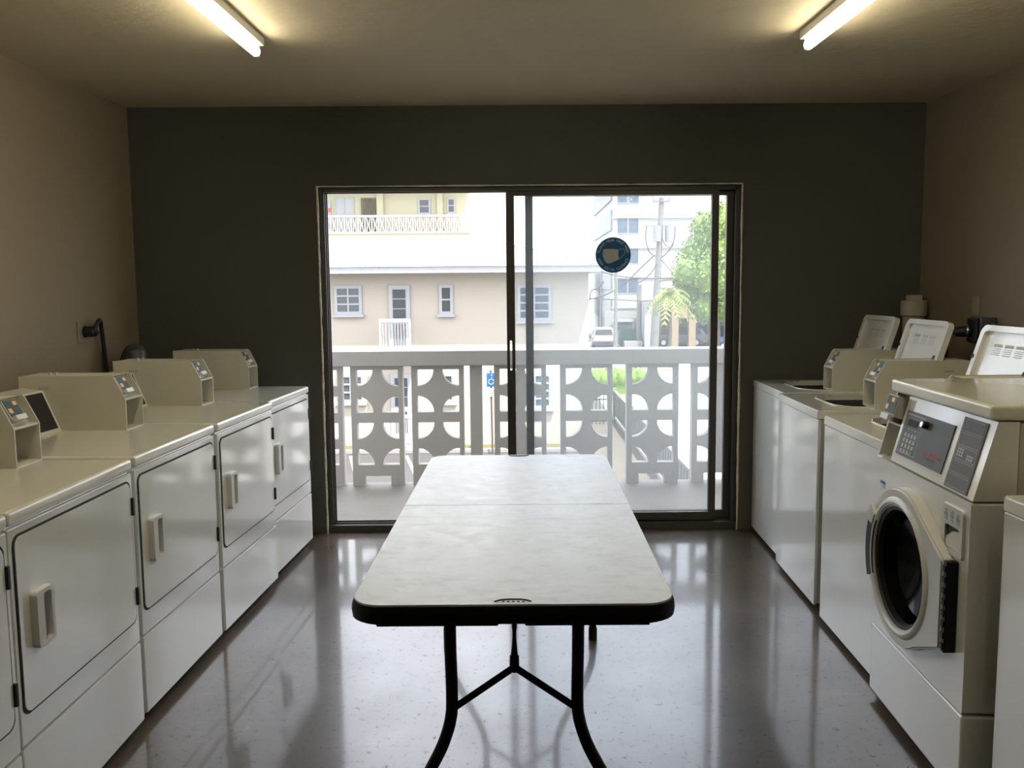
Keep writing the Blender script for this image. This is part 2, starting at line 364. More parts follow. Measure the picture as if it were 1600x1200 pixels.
# ------------------------------------------------------------------ payment box (part of a machine), local front edge at x=0, body towards +x
def meter_box(parent, x0, sgn, y0, y1, z0, name='payment_box'):
    """sgn=+1: box runs towards +x from its front edge x0 (washers); -1 towards -x (dryers)"""
    mp = lambda u, v, w: (x0+sgn*u, w, z0+v)
    out = [(0, 0), (0, .122), (.042, .206), (.052, .214), (.42, .214), (.42, 0)]
    core = [(.08, 0), (.08, .117), (.003, .117), (.003, .124), (.034, .124), (.075, .196), (.055, .210), (.42, .212), (.42, 0)]
    b = BM()
    prism(b, out, y0, y0+.004, mp); prism(b, out, y1-.004, y1, mp); prism(b, core, y0+.002, y1-.002, mp)
    prism(b, [(0, 0), (.09, 0), (.09, .004), (0, .004)], y0+.002, y1-.002, mp)
    bxm = obj(name, b, 'box', parent)
    # card reader set into the slanted face
    ym = (y0+y1)/2; t = math.atan2(.041, .072)
    def slant(d0, d1, a0, a1, ya, yb, mt, nm):   # d: out of the slanted face, a: along it upwards
        q = []
        for d, a in ((d0, a0), (d1, a0), (d1, a1), (d0, a1)):
            u = .034+a*math.sin(t)-d*math.cos(t); v = .124+a*math.cos(t)+d*math.sin(t); q.append((u, v))
        o = obj(nm, prism(BM(), q, ya, yb, mp), mt, bxm); return o
    slant(-.01, .022, .012, .080, ym-.040, ym+.034, 'boxin', 'card_reader')
    slant(.022, .0235, .024, .078, ym-.034, ym+.030, 'reader', 'reader_face')
    slant(.0235, .0245, .058, .072, ym+.006, ym+.024, 'chip', 'chip_mark'); slant(.0235, .0245, .034, .050, ym-.032, ym-.014, 'chip', 'chip_mark')
    slant(.018, .034, .006, .022, ym-.030, ym+.022, 'handle', 'card_slot')
    obj('bin_lining', prism(BM(), [(.074, .006), (.079, .006), (.079, .114), (.074, .114)], y0+.004, y1-.004, mp), 'boxin', bxm)
    b = BM(); prism(b, rr(.30, .345, .160, .172, .004, 3), y0-.0012, y0+.001, mp); obj('access_slot', b, 'boxin', bxm)
    b = BM()
    for u in (.31, .335): tube(b, [(x0+sgn*u, ym, z0+.212), (x0+sgn*u, ym, z0+.222)], .005, 8)
    obj('lock_stub', b, 'steel', bxm)
    return bxm

# ------------------------------------------------------------------ dryers: front at x=0 facing +x, near side at y=0
DW = .668
def make_dryer(label, loc, rz):
    t = thing('clothes_dryer', label, 'dryer', loc, rz, 'white dryers along the left wall')
    W = DW; D = .71
    obj('cabinet', bx(BM(), -D, -.012, .003, W-.003, .035, .88, .004), 'white', t)
    for x in (-.06, -D+.06):
        for y in (.06, W-.06): obj('levelling_foot', tube(BM(), [(x, y, 0), (x, y, .04)], .018, 10), 'rubber', t)
    obj('kick_plate', bx(BM(), -.05, -.03, .01, W-.01, .012, .05), 'boxin', t)
    obj('front_panel', bx(BM(), -.02, 0, .003, W-.003, .306, .872, .005), 'white', t)
    obj('lower_panel', bx(BM(), -.02, .001, .003, W-.003, .035, .301, .005), 'white', t)
    obj('top_deck', bx(BM(), -D, .004, 0, W, .878, .917, .011, 3), 'whitetop', t)
    y0, y1, z0, z1 = .022, .640, .388, .846
    obj('door_gasket', prism(BM(), rr(y0-.006, y1+.006, z0-.006, z1+.006, .028), -.004, .0025), 'gap', t)
    b = BM(); prism(b, rr(y0, y1, z0, z1, .023), 0, .0045)
    es = [e for e in b.edges if all(abs(v.co.x-.0045) < 1e-6 for v in e.verts)]
    bmesh.ops.bevel(b, geom=es, offset=.002, segments=2, affect='EDGES')
    d = obj('door', b, 'white', t)
    # recessed pull
    hy0, hy1, hz0, hz1 = .068, .145, .540, .690
    b = BM(); prism(b, rr(hy0, hy1, hz0, hz1, .012), .004, .024, 'x', [rr(hy0+.030, hy1-.012, hz0+.012, hz1-.012, .008)])
    obj('door_handle', b, 'handle', d)
    obj('handle_recess', prism(BM(), rr(hy0+.022, hy1-.010, hz0+.010, hz1-.010, .008), .004, .0075), 'boxin', d)
    for z in (.735, .437): obj('hinge', bx(BM(), -.002, .012, y1+.001, y1+.012, z, z+.058, .002), 'rubber', t)
    # control console at the rear
    mp = lambda u, v, w: (-u, w, v)
    c = obj('control_console', prism(BM(), [(.545, .917), (.61, 1.075), (.69, 1.085), (.70, 1.08), (.70, .917)], .012, .525, mp), 'white', t)
    obj('console_panel', prism(BM(), [(.5500, .930), (.5480, .930), (.6045, 1.069), (.607, 1.068)], .024, .510, mp), 'gap', c)
    meter_box(t, -.285, -1, W-.142, W-.004, .917)
    return t
dry = make_dryer('white dryer by the far corner, nearest the sliding door', (-1.222, 4.100, 0), R(-2.9))
dup(dry, 'white dryer second from the door, its box in front of the farthest dryer', (-1.233, 3.427, 0), R(-2.9))
dup(dry, 'white dryer third from the door, whole door and handle in full view', (-1.262, 2.736, 0), R(-2.2))
dup(dry, 'nearest fully visible white dryer, at the lower left of the photo', (-1.258, 2.034, 0), R(-.4))
dup(dry, 'white dryer cut by the left edge of the photo, beside the nearest full one', (-1.255, 1.356, 0), R(-.4))

# ------------------------------------------------------------------ washers: front at x=0 facing -x
WW = .635
def make_washer(label, loc, rz, lid_open=True, box=True, group='white top loading washers'):
    t = thing('washing_machine', label, 'washing machine', loc, rz, group)
    W = WW; D = .71
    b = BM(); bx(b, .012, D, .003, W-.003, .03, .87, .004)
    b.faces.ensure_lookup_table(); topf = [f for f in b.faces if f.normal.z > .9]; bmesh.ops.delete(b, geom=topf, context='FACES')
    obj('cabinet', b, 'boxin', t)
    for x in (.06, D-.06):
        for y in (.06, W-.06): obj('levelling_foot', tube(BM(), [(x, y, 0), (x, y, .035)], .018, 10), 'rubber', t)
    obj('front_panel', bx(BM(), 0, .016, .003, W-.003, .022, .868, .005), 'white', t)
    hole = rr(.125, .50, .10, .54, .12, 10)
    b = BM(); prism(b, rr(-.004, D, 0, W, .012, 3), .872, .909, 'z', [hole])
    es = [e for e in b.edges if all(abs(v.co.z-.909) < 1e-6 for v in e.verts) and not any(f.calc_area() > 1e-9 and abs(f.normal.z) > .9 for f in e.link_faces) is False and len(e.link_faces) == 2 and any(abs(f.normal.z) < .5 for f in e.link_faces)]
    b.normal_update()
    es = [e for e in b.edges if all(abs(v.co.z-.909) < 1e-6 for v in e.verts) and sorted(round(abs(f.normal.z)) for f in e.link_faces) == [0, 1]]
    bmesh.ops.bevel(b, geom=es, offset=.004, segments=2, affect='EDGES')
    obj('top_deck', b, 'whitetop', t)
    b = BM()                                    # funnel and drum
    ring = lambda pts, z: [b.verts.new((u, v, z)) for u, v in pts]
    rings = [ring(hole, .885)]
    for r_, z in ((.185, .82), (.185, .35), (.02, .34)): rings.append(ring([(.3025+r_*math.cos(a), .325+r_*math.sin(a)) for a in [math.atan2(v-.325, u-.3025) for u, v in hole]], z))
    for i in range(3):
        for k in range(len(hole)): b.faces.new((rings[i][k], rings[i][(k+1) % len(hole)], rings[i+1][(k+1) % len(hole)], rings[i+1][k]))
    obj('wash_tub', b, 'gap', t)
    # lid: a shallow tray hinged at the rear edge of the opening
    b = BM(); n = rr(0, .388, 0, .44, .035, 6)
    inn = rr(.024, .364, .028, .412, .022, 6)
    prism(b, n, 0, .026, 'z', [inn]); prism(b, rr(.02, .37, .02, .42, .02, 6), .002, .010, 'z')
    piv = (.515, .099, .915)
    lid = obj('lid', b, 'white', t, loc=piv, rot=(0, R(-73 if lid_open else -180), 0))
    if lid_open:
        b = BM()
        for k in range(3):
            bx(b, .305, .317, .335-k*.078-.060, .335-k*.078, .0098, .0108)
            for j in range(4): bx(b, .272+j*.008, .275+j*.008, .335-k*.078-.056, .335-k*.078-.006*(j % 2), .0098, .0108)
        obj('wash_instructions', b, 'grey', lid)
        obj('lid_bumper', tube(BM(), [(.215, .055, .009), (.215, .055, .02)], .013, 12), 'rubber', lid)
        obj('lid_notch', bx(BM(), .245, .262, .428, .443, .004, .03, .002), 'rubber', lid)
    if box: meter_box(t, .262, 1, .05, .188, .909)
    return t
wsh = make_washer('white top loading washer with raised lid, in the far corner by the door', (1.378, 4.325, 0), R(-1.9))
dup(wsh, 'white top loading washer with raised lid, middle of the three lidded ones', (1.326, 3.675, 0), R(-1.9))
dup(wsh, 'white top loading washer with raised lid, directly behind the front loader', (1.290, 2.920, 0), R(-1.6))
make_washer('white washer at the right edge of the photo, nearest the camera', (1.262, 1.508, 0), 0, lid_open=False)

# front loader
FW = .672
fl = thing('front_loading_washer', 'white front loading washer with round black glass door', 'washing machine', (1.212, 2.213, 0), R(-2.6))
mpx = lambda u, v, w: (u, w, v)
obj('cabinet', bx(BM(), .125, .78, .003, FW-.003, .03, 1.085, .004), 'box', fl, label='grey side cabinet')
obj('front_frame', prism(BM(), rr(0, FW, .275, .868, .006, 3), .004, .122, 'x', [circ(.372, .568, .198, 56)]), 'white', fl)
obj('lower_panel', bx(BM(), .004, .122, .0, FW, .028, .268, .008, 3), 'white', fl)
for x in (.06, .7):
    for y in (.06, FW-.06): obj('levelling_foot', tube(BM(), [(x, y, 0), (x, y, .035)], .02, 10), 'rubber', fl)
obj('top_lid', bx(BM(), .045, .79, -.002, FW+.002, 1.092, 1.136, .012, 3), 'whitetop', fl)
# console wedge, with the payment niche at its far end
prof = [(.008, .874), (.066, 1.090), (.122, 1.090), (.122, .874)]
SL = math.atan2(.058, .216)
def onslant(d, a): return (.008+a*math.sin(SL)-d*math.cos(SL), .874+a*math.cos(SL)+d*math.sin(SL))
def sl(d0, d1, a0, a1, y0, y1, mt, nm, par, bev=0):
    q = [onslant(d0, a0), onslant(d1, a0), onslant(d1, a1), onslant(d0, a1)]
    b = prism(BM(), q, y0, y1, mpx)
    return obj(nm, b, mt, par)
con = obj('control_console', prism(BM(), prof, 0, .560, mpx), 'white', fl)
b = BM(); prism(b, prof, FW-.012, FW, mpx); prism(b, [(.09, .874), (.09, 1.09), (.122, 1.09), (.122, .874)], .56, FW-.01, mpx)
prism(b, [onslant(-.075, .115), onslant(.0, .115), onslant(.0, .121), onslant(-.075, .121)], .56, FW-.01, mpx)
nic = obj('payment_niche', b, 'box', fl)
sl(-.07, .030, .140, .212, .568, FW-.016, 'boxin', 'card_reader', nic); sl(.030, .0315, .150, .208, .572, FW-.022, 'reader', 'reader_face', nic)
sl(.0315, .0325, .188, .203, .590, .612, 'chip', 'chip_mark', nic); sl(.0315, .0325, .160, .178, .628, .645, 'chip', 'chip_mark', nic)
sl(.02, .042, .126, .146, .585, .645, 'handle', 'card_slot', nic)
# main key panel
PY0, PY1, PA0, PA1 = .205, .535, .030, .178
kp = sl(0, .004, PA0, PA1, PY0, PY1, 'panel', 'key_panel', con)
b = BM()
def line(a0, a1, y0, y1, d=.0046): prism(b, [onslant(.003, a0), onslant(d, a0), onslant(d, a1), onslant(.003, a1)], y0, y1, mpx)
line(PA0+.010, PA0+.012, .395, .525); line(PA1-.012, PA1-.010, .395, .525); line(PA0+.010, PA1-.010, .523, .525); line(PA0+.010, PA1-.010, .395, .397)
for i in range(4): line(.118, .122, .41+i*.025, .416+i*.025)
for i in range(4):
    for j in range(4):
        if i == 0 and j == 3: continue
        y = .42+i*.024; a = .100-j*.018; line(a-.006, a+.006, y, y+.012, .005)
obj('key_print', b, 'grey', kp)
sl(.004, .005, .130, .152, .435, .505, 'gap', 'display_window', kp); sl(.004, .0055, .041, .052, .416, .430, 'green', 'start_key', kp)
q = onslant(.004, .150); q2 = onslant(.020, .150)
obj('panel_lock', tube(BM(), [(q[0], .372, q[1]), (q2[0], .372, q2[1])], .012, 16), 'black', kp)
b = BM(); q = onslant(.020, .150); q2 = onslant(.024, .150); tube(b, [(q[0], .372, q[1]), (q2[0], .372, q2[1])], .009, 14); obj('lock_core', b, 'steel', kp)
def slant_text(body, size, a, y, mt, nm, par):
    q = onslant(.0042, a)
    X_ = Vector((0, -1, 0)); Y_ = Vector((math.sin(SL), 0, math.cos(SL))); Z_ = X_.cross(Y_)
    mx = Matrix((X_, Y_, Z_)).transposed().to_4x4(); mx.translation = (q[0], y, q[1])
    obj(nm, add_text(BM(), body, size, mx), mt, par)
slant_text('Speed Queen', .022, .070, .292, 'red', 'red_lettering', kp)
slant_text('COMMERCIAL', .012, .054, .292, 'ink', 'grey_lettering', kp)
# cycle panel on the near side
cp = sl(0, .003, .006, .212, .036, .170, 'panel2', 'cycle_panel', con)
b = BM()
for i in range(5):
    a0 = .012+i*.040; line(a0, a0+.001, .045, .161, .0038); line(a0+.034, a0+.035, .045, .161, .0038); line(a0, a0+.035, .045, .0465, .0038); line(a0, a0+.035, .1595, .161, .0038)
for i in range(3):
    for j in range(3): line(.100+i*.0085, .106+i*.0085, .118+j*.0125, .127+j*.0125, .0038)
for i in range(2):
    for j in range(3): line(.097+i*.0085, .103+i*.0085, .060+j*.0125, .069+j*.0125, .0038)
obj('cycle_print', b, 'grey', cp)
# detergent drawer
dr = obj('detergent_drawer', prism(BM(), rr(.025, .150, .700, .838, .012), -.004, .006, 'x', [rr(.040, .128, .716, .782, .012)]), 'silver', fl)
obj('drawer_recess', prism(BM(), rr(.036, .132, .712, .786, .01), .0025, .0038), 'gap', dr)
obj('drawer_lip', prism(BM(), [(.128, .742), (.085, .768), (.042, .776), (.042, .722), (.050, .717), (.128, .717)], -.0005, .0028), 'white', dr)
b = BM()
for k in range(3):
    bx(b, -.0048, -.0035, .040+k*.036, .062+k*.036, .806, .812); bx(b, -.0048, -.0035, .045+k*.036, .047+k*.036, .792, .826); bx(b, -.0048, -.0035, .055+k*.036, .057+k*.036, .794, .822)
obj('drawer_print', b, 'signw', dr)
# round door: ring with a squared hinge side
DC, DZc, RO = .372, .568, .250
out = []
for i in range(41):
    a = R(62+ (270-62)*i/40); out.append((DC-RO*math.cos(a)*-1 if False else DC+RO*math.cos(a), DZc+RO*math.sin(a)))
out += [(.085, DZc-RO*.985), (.060, DZc-RO*.96)] if False else []
# outline: start at the tangent near the top on the hinge side, run over the far side to the bottom, then along the hinge bar
out = [(DC+RO*math.cos(R(a)), DZc+RO*math.sin(R(a))) for a in range(125, -95, -5)][::-1]
out = [(DC+RO*math.cos(R(a)), DZc+RO*math.sin(R(a))) for a in range(-125, 126, 5)]
out = out+[(.078, DZc+.125), (.072, DZc+.115), (.072, DZc-.13), (.078, DZc-.14)]
b = BM(); prism(b, out, -.034, .004, 'x', [circ(DC, DZc, .192, 56)])
b.normal_update()
es = [e for e in b.edges if all(abs(v.co.x+.034) < 1e-6 for v in e.verts) and sorted(round(abs(f.normal.x)) for f in e.link_faces) == [0, 1] and all(math.hypot(v.co.y-DC, v.co.z-DZc) > .215 for v in e.verts)]
bmesh.ops.bevel(b, geom=es, offset=.006, segments=3, affect='EDGES')
lathe(b, [(.222, -.033), (.216, -.040), (.205, -.043), (.196, -.038), (.1915, -.026), (.1915, .0), (.222, .0)], (DC, DZc), 'x', 64, close=True)
door = obj('round_door', b, 'silver', fl)
obj('door_glass', lathe(BM(), [(.196, -.014), (.180, -.008), (.16, .03), (.10, .06), (.001, .07)], (DC, DZc), 'x'), 'glassblk', door)
obj('glass_rim', lathe(BM(), [(.193, -.030), (.180, -.026), (.174, -.01), (.192, .0)], (DC, DZc), 'x', close=True), 'black', door)
b = BM()
arc = [(DC+(RO+.004)*math.cos(R(a)), DZc+(RO+.004)*math.sin(R(a))) for a in range(-24, 32, 4)]+[(DC+.196*math.cos(R(a)), DZc+.196*math.sin(R(a))) for a in range(32, -25, -4)]
prism(b, arc, -.041, -.016, 'x'); obj('door_grip', b, 'black', door)
arc = [(DC+(RO+.006)*math.cos(R(a)), DZc+(RO+.006)*math.sin(R(a))) for a in range(22, 38, 3)]+[(DC+.212*math.cos(R(a)), DZc+.212*math.sin(R(a))) for a in range(36, 21, -3)]
b = BM(); prism(b, arc, -.046, -.01, 'x'); obj('grip_flap', b, 'silver', door)
b = BM(); bx(b, -.030, .004, .050, .071, DZc-.14, DZc+.122, .003)
for k in range(8): bx(b, -.034, -.026, .052, .068, DZc-.132+k*.032, DZc-.114+k*.032, .002)
obj('hinge_strip', b, 'black', fl)
b = BM(); bx(b, .0028, .0045, .585, .625, .782, .792); obj('data_label', b, 'blue', fl)
b = BM(); bx(b, .0028, .0045, .585, .620, .770, .773); bx(b, .0028, .0045, .585, .612, .776, .779); obj('label_print', b, 'grey', fl)

# ------------------------------------------------------------------ folding table
TW, TL, TZ = .716, 1.675, .769
tb = thing('folding_table', 'white folding table with black rim and black legs, mid room', 'table', (-.006, 1.779+TL/2, 0), R(-.6))
hl = TL/2; hw = TW/2; sm = .0015
top_out = rr(-hw+.001, hw-.001, -hl+.001, hl-.001, .066, 8)
b = BM()
hA = [(x, y) for x, y in top_out if y > 0]; hB = [(x, y) for x, y in top_out if y < 0]
f0 = .02
prism(b, [(hw-.001, f0+sm)]+hA+[(-hw+.001, f0+sm)], TZ-.005, TZ, 'z')
obj('tabletop', b, 'table', tb, label='far leaf of the white tabletop'); b = BM()
prism(b, [(-hw+.001, f0-sm)]+hB+[(hw-.001, f0-sm)], TZ-.005, TZ, 'z')
lf = obj('tabletop', b, 'table', tb, label='near leaf of the white tabletop')
b = BM()                                         # rim skirt, lofted with a rounded shoulder
def loop(off, z, r): return [b.verts.new((x, y, z)) for x, y in rr(-hw+off, hw-off, -hl+off, hl-off, r, 8)]
ls = [loop(.003, TZ-.0042, .064), loop(-.001, TZ-.0045, .068), loop(-.0045, TZ-.013, .071), loop(-.006, TZ-.027, .073), loop(-.004, TZ-.041, .071), loop(.004, TZ-.046, .066), loop(.022, TZ-.046, .05), loop(.024, TZ-.014, .05)]
for i in range(len(ls)-1):
    for k in range(len(ls[0])): b.faces.new((ls[i][k], ls[i][(k+1) % len(ls[0])], ls[i+1][(k+1) % len(ls[0])], ls[i+1][k]))
b.faces.new(ls[-1])
for s in (-1, 1): bx(b, -.30, -.032, s*(hl-.014)-.010, s*(hl-.014)+.010, TZ-.051, TZ-.044, .003); bx(b, .026, .30, s*(hl-.014)-.010, s*(hl-.014)+.010, TZ-.051, TZ-.044, .003)
obj('table_rim', b, 'black', tb)
for s in (-1, 1):                                # moulded carry handles at both ends
    b = BM(); a = smooth_path([(-.040, s*(hl-.016), TZ), (-.025, s*(hl-.026), TZ), (0, s*(hl-.029), TZ), (.025, s*(hl-.026), TZ), (.040, s*(hl-.016), TZ)], 5)
    tube(b, a, .0028, 6)
    for k in range(5): tube(b, [(x, s*(hl-.016)+0, TZ+.0002) for x in (-.024+k*.011, -.018+k*.011)], .0016, 6)
    obj('carry_handle', b, 'black', tb)
def leg_path(sx, y):
    return smooth_path([(sx*.150, y, TZ-.03), (sx*.150, y, .62), (sx*.148, y, .50), (sx*.152, y, .44), (sx*.172, y, .375), (sx*.207, y, .305), (sx*.247, y, .225), (sx*.285, y, .145), (sx*.300, y, .085), (sx*.302, y, .02)], 7)
for y, dy in ((-hl+.13, 1), (hl-.06, -1)):
    for sx in (-1, 1):
        g = obj('leg', tube(BM(), leg_path(sx, y), .0145, 14), 'blackmetal', tb)
        obj('foot_cap', tube(BM(), [(sx*.302, y, .050), (sx*.302, y, .0)], .018, 12), 'rubber', g)
    br = obj('leg_brace', BM() if False else tube(tube(BM(), [(-.140, y, .470), (0, y+.002, .566)], .0085, 10), [(.140, y, .470), (0, y+.002, .566)], .0085, 10), 'blackmetal', tb)
    obj('cross_bar', tube(BM(), [(-.155, y, TZ-.030), (.155, y, TZ-.030)], .0145, 12), 'blackmetal', tb)
    b = BM(); tube(b, [(0, y+dy*.002, .555), (0, y+dy*.008, .592)], [.012, .011], 10); tube(b, [(0, y+dy*.008, .59), (0, y+dy*.03, .625), (0, y+dy*.06, .65)], [.009, .005, .005], 8)
    tube(b, [(0, y+dy*.05, .64), (0, y+dy*.09, .668), (0, y+dy*.28, TZ-.032)], [.006, .010, .010], 10)
    obj('locking_strut', b, 'blackmetal', tb)

# ------------------------------------------------------------------ fittings on the walls
o_ = thing('power_outlet', 'square wall outlet plate above the dryers on the left wall', 'outlet', (XL, 4.33, 1.255))
obj('cover_plate', bx(BM(), 0, .006, -.055, .055, -.058, .058, .003), 'wall', o_)
obj('socket_face', lathe(BM(), [(.001, .0085), (.030, .0085), (.030, .005)], (.015, 0), 'x', 20), 'black', o_)
c_ = thing('electric_cable', 'thick black plug and cord hanging from the left wall outlet', 'cord', (XL, 4.345, 1.255))
obj('plug', tube(BM(), [(.009, 0, 0), (.055, 0, 0), (.062, 0, .006)], [.028, .027, .02], 16), 'rubber', c_)
obj('cord', tube(BM(), smooth_path([(.05, .0, .0), (.058, .03, .045), (.05, .07, .055), (.035, .115, .01), (.03, .14, -.10), (.03, .155, -.22), (.05, .17, -.40), (.06, .19, -.75)]), .011, 10), 'rubber', c_)
v_ = thing('vent_duct', 'dark flexible vent duct rising behind the farthest dryer', 'duct', (-2.06, 4.60, 0))
pts = smooth_path([(-.06, .1, .62), (-.06, .06, .85), (-.05, 0, 1.05), (0, -.05, 1.125), (.03, -.10, 1.06), (.04, -.12, .84)], 10)
obj('duct_hose', tube(BM(), pts, [.052+.004*(i % 2) for i in range(len(pts))], 16), 'duct', v_)
p_ = thing('drain_pipe', 'thick painted standpipe with cap in the right rear corner', 'pipe', (2.292, 4.87, 0))
obj('pipe', tube(BM(), [(0, 0, 0), (0, 0, 1.29)], .058, 24), 'pvc', p_)
obj('pipe_cap', lathe(BM(), [(.001, 1.375), (.066, 1.372), (.072, 1.366), (.072, 1.285), (.066, 1.28), (.058, 1.28)], (0, 0), 'z', 28), 'pvc', p_)
obj('cap_nut', bx(BM(), -.036, .036, -.03, .03, 1.37, 1.402, .005), 'pvc', p_)
j_ = thing('junction_box', 'dark electrical box with plug and conduit on the right wall', 'electrical box', (XR, 4.23, 1.225))
obj('box_body', bx(BM(), -.085, 0, -.085, .03, -.062, .07, .008), 'duct', j_)
obj('box_cover', bx(BM(), -.098, -.084, -.075, .022, -.056, .064, .006), 'black', j_)
pl = obj('plug', tube(BM(), [(-.09, .0, 0), (-.15, .03, -.005)], [.03, .024], 14), 'rubber', j_)
obj('plug_ring', tube(BM(), [(-.100, .0, .0), (-.106, .003, .0)], .033, 16), 'steel', pl)
obj('conduit', tube(BM(), [(-.04, -.085, .02), (-.03, -.12, .02), (-.03, -2.2, .02)], .014, 12), 'pvc', j_)
obj('conduit_collar', tube(BM(), [(-.04, -.083, .02), (-.036, -.105, .02)], .024, 14), 'steel', j_)
b_ = obj('wall_plate', bx(BM(), XR-.006, XR, 4.31, 4.38, 1.30, 1.40, .003), 'wall'); tag(b_, 'small painted blank plate just above the junction box', 'wall plate')
obj('plug_cord', tube(BM(), smooth_path([(-.14, .025, -.005), (-.17, .06, -.03), (-.16, .09, -.25), (-.12, .12, -.62)]), .010, 10), 'rubber', j_)

# ------------------------------------------------------------------ balcony
GZ = -3.4
BY = 6.36
o = obj('balcony_floor', bx(BM(), -3.2, 3.6, YB+.2, BY+.12, -.30, -.035), 'balcfloor'); o['kind'] = 'structure'
o = obj('upper_shade_block', bx(BM(), -8, 8, YN-6, YB+.215, 2.76, 4.5), 'balc'); o['kind'] = 'structure'  # unseen mass added overhead, tall enough to shade the balcony railing
o = obj('facade_below', bx(BM(), -8, 8, 4.9, 5.17, GZ, -.3), 'balc'); o['kind'] = 'structure'
rl = thing('balcony_railing', 'white concrete balcony railing with quarter circle cutouts', 'railing', (0, BY, -.035))
tr_ = Matrix.Translation((0, -BY, .035))
def RB(bm): bm.transform(tr_); return bm
obj('top_rail', RB(bx(BM(), -3.0, 3.4, BY-.03, BY+.19, .885, 1.0, .008)), 'balc', rl)
def quarter(x0, z0, sx, sz, r=.127, n=10):
    return [(x0, z0)]+[(x0+sx*r*math.cos(R(90*i/n)), z0+sz*r*math.sin(R(90*i/n))) for i in range(n+1)]
def rail_panel(x0, wd=.395):
    hs = []
    for zt, kind in ((.857, 0), (.530, 1), (.453, 0), (.127, 1)):
        sz = -1 if kind == 0 else 1
        hs.append(quarter(x0+.042, zt, 1, sz)); hs.append(quarter(x0+wd-.035, zt, -1, sz))
    o = [(x0, -.035), (x0+.095, -.035), (x0+.095, .042), (x0+.292, .042), (x0+.292, -.035), (x0+wd, -.035), (x0+wd, .89), (x0, .89)]
    return prism(BM(), o, BY, BY+.075, 'y', hs)
for x in (-2.64, -2.18, -1.725, -1.265, -.804, -.178, .325, .828, 1.327, 1.83, 2.33): obj('rail_panel', RB(rail_panel(x)), 'balc', rl)
obj('post', RB(bx(BM(), -.361, -.269, BY, BY+.08, -.035, .89)), 'balc', rl)

# ------------------------------------------------------------------ ground outside
def slab(name, x0, x1, y0, y1, z, m, t=.05, kind='structure'):
    o = obj(name, bx(BM(), x0, x1, y0, y1, z-t, z), m); o['kind'] = kind; return o
slab('parking_lot', -40, 3.6, 5, 60, GZ, 'asphalt', .3)
slab('street', 3.6, 60, 5, 160, GZ, 'conc', .3); slab('back_lot', -40, 3.6, 60, 160, GZ, 'conc', .3)
slab('side_path', 2.25, 3.6, 12, 34, GZ+.02, 'paving', .02)
def stripe(label, a, c, m, wd=.10):
    a, c = Vector((*a, 0)), Vector((*c, 0)); n = (c-a).normalized(); n = Vector((-n.y, n.x, 0))*wd/2
    b = BM(); prism(b, [((a+n).x, (a+n).y), ((a-n).x, (a-n).y), ((c-n).x, (c-n).y), ((c+n).x, (c+n).y)], GZ, GZ+.006, 'z')
    tag(obj('parking_stripe', b, m), label, 'road marking', 'parking stripes below the balcony')
stripe('leftmost white parking stripe on the asphalt', (-4.75, 18.6), (-6.0, 24.6), 'paint'); stripe('second white parking stripe from the left', (-3.7, 19.6), (-4.95, 24.6), 'paint')
stripe('third white parking stripe from the left', (-2.2, 19.6), (-3.3, 24.6), 'paint'); stripe('blue disabled bay stripe nearest the building', (-1.25, 24.4), (.9, 24.4), 'bluepaint', .22)
stripe('slanting blue disabled bay stripe', (.7, 20.5), (-.1, 24.2), 'bluepaint', .16)
g = slab('grass_strip', -14, 2.1, 25.1, 25.98, GZ+.06, 'grass', .06, 'stuff'); tag(g, 'dry yellow grass strip at the foot of the beige building', 'grass', kind='stuff')
kb = obj('kerb', bx(BM(), -14, 2.2, 24.9, 25.1, GZ, GZ+.12, .02), 'conc'); tag(kb, 'low concrete kerb along the grass strip', 'kerb')

# ------------------------------------------------------------------ beige building across the lot
def win(par, x0, x1, z0, z1, y, cols, rows, pm='pane', fm='trimw', fr=.09, mul=.05, sill=True, nm='window'):
    hs = []; cw = (x1-x0-2*fr-(cols-1)*mul)/cols; ch = (z1-z0-2*fr-(rows-1)*mul)/rows
    for i in range(cols):
        for j in range(rows):
            a = x0+fr+i*(cw+mul); c = z0+fr+j*(ch+mul); hs.append([(a, c), (a+cw, c), (a+cw, c+ch), (a, c+ch)])
    b = BM(); prism(b, [(x0, z0), (x1, z0), (x1, z1), (x0, z1)], y-.06, y+.02, 'y', hs)
    if sill: bx(b, x0-.06, x1+.06, y-.14, y, z0-.08, z0)
    f = obj(nm, b, fm, par); obj('window_pane', bx(BM(), x0+fr*.8, x1-fr*.8, y-.03, y-.005, z0+fr*.8, z1-fr*.8), pm, f); return f
Yb = 26.0
bb = thing('apartment_house', 'two storey beige building with white metal hip roof across the lot', 'building', (-5, Yb, GZ))
def PB(o): o.matrix_parent_inverse = Matrix.Translation((5, -Yb, -GZ)); return o
def kids(par, shift):
    for c in par.children: c.matrix_parent_inverse = Matrix.Translation(shift)
obj('building_wall', bx(BM(), -14, 2.21, Yb, 38, GZ, 2.0), 'beige', bb)
obj('roof_fascia', bx(BM(), -14.6, 2.50, Yb-.85, 38.5, 1.96, 2.16, .02), 'trimw', bb)
b = BM(); e = 2.16
A = [b.verts.new(p) for p in ((-14.6, Yb-.9, e), (2.55, Yb-.9, e), (2.55, 38.6, e), (-14.6, 38.6, e))]; Rg = [b.verts.new(p) for p in ((-10, 31.3, 3.42), (-1.75, 31.3, 3.42))]
b.faces.new((A[0], A[1], Rg[1], Rg[0])); b.faces.new((A[1], A[2], Rg[1])); b.faces.new((A[2], A[3], Rg[0], Rg[1])); b.faces.new((A[3], A[0], Rg[0])); b.faces.new(A)
for k in range(26): bx(b, -14.3+k*.65, -14.26+k*.65, Yb-.92, Yb-.86, 2.15, 2.19)
obj('hip_roof', b, 'roofw', bb)
b = BM()
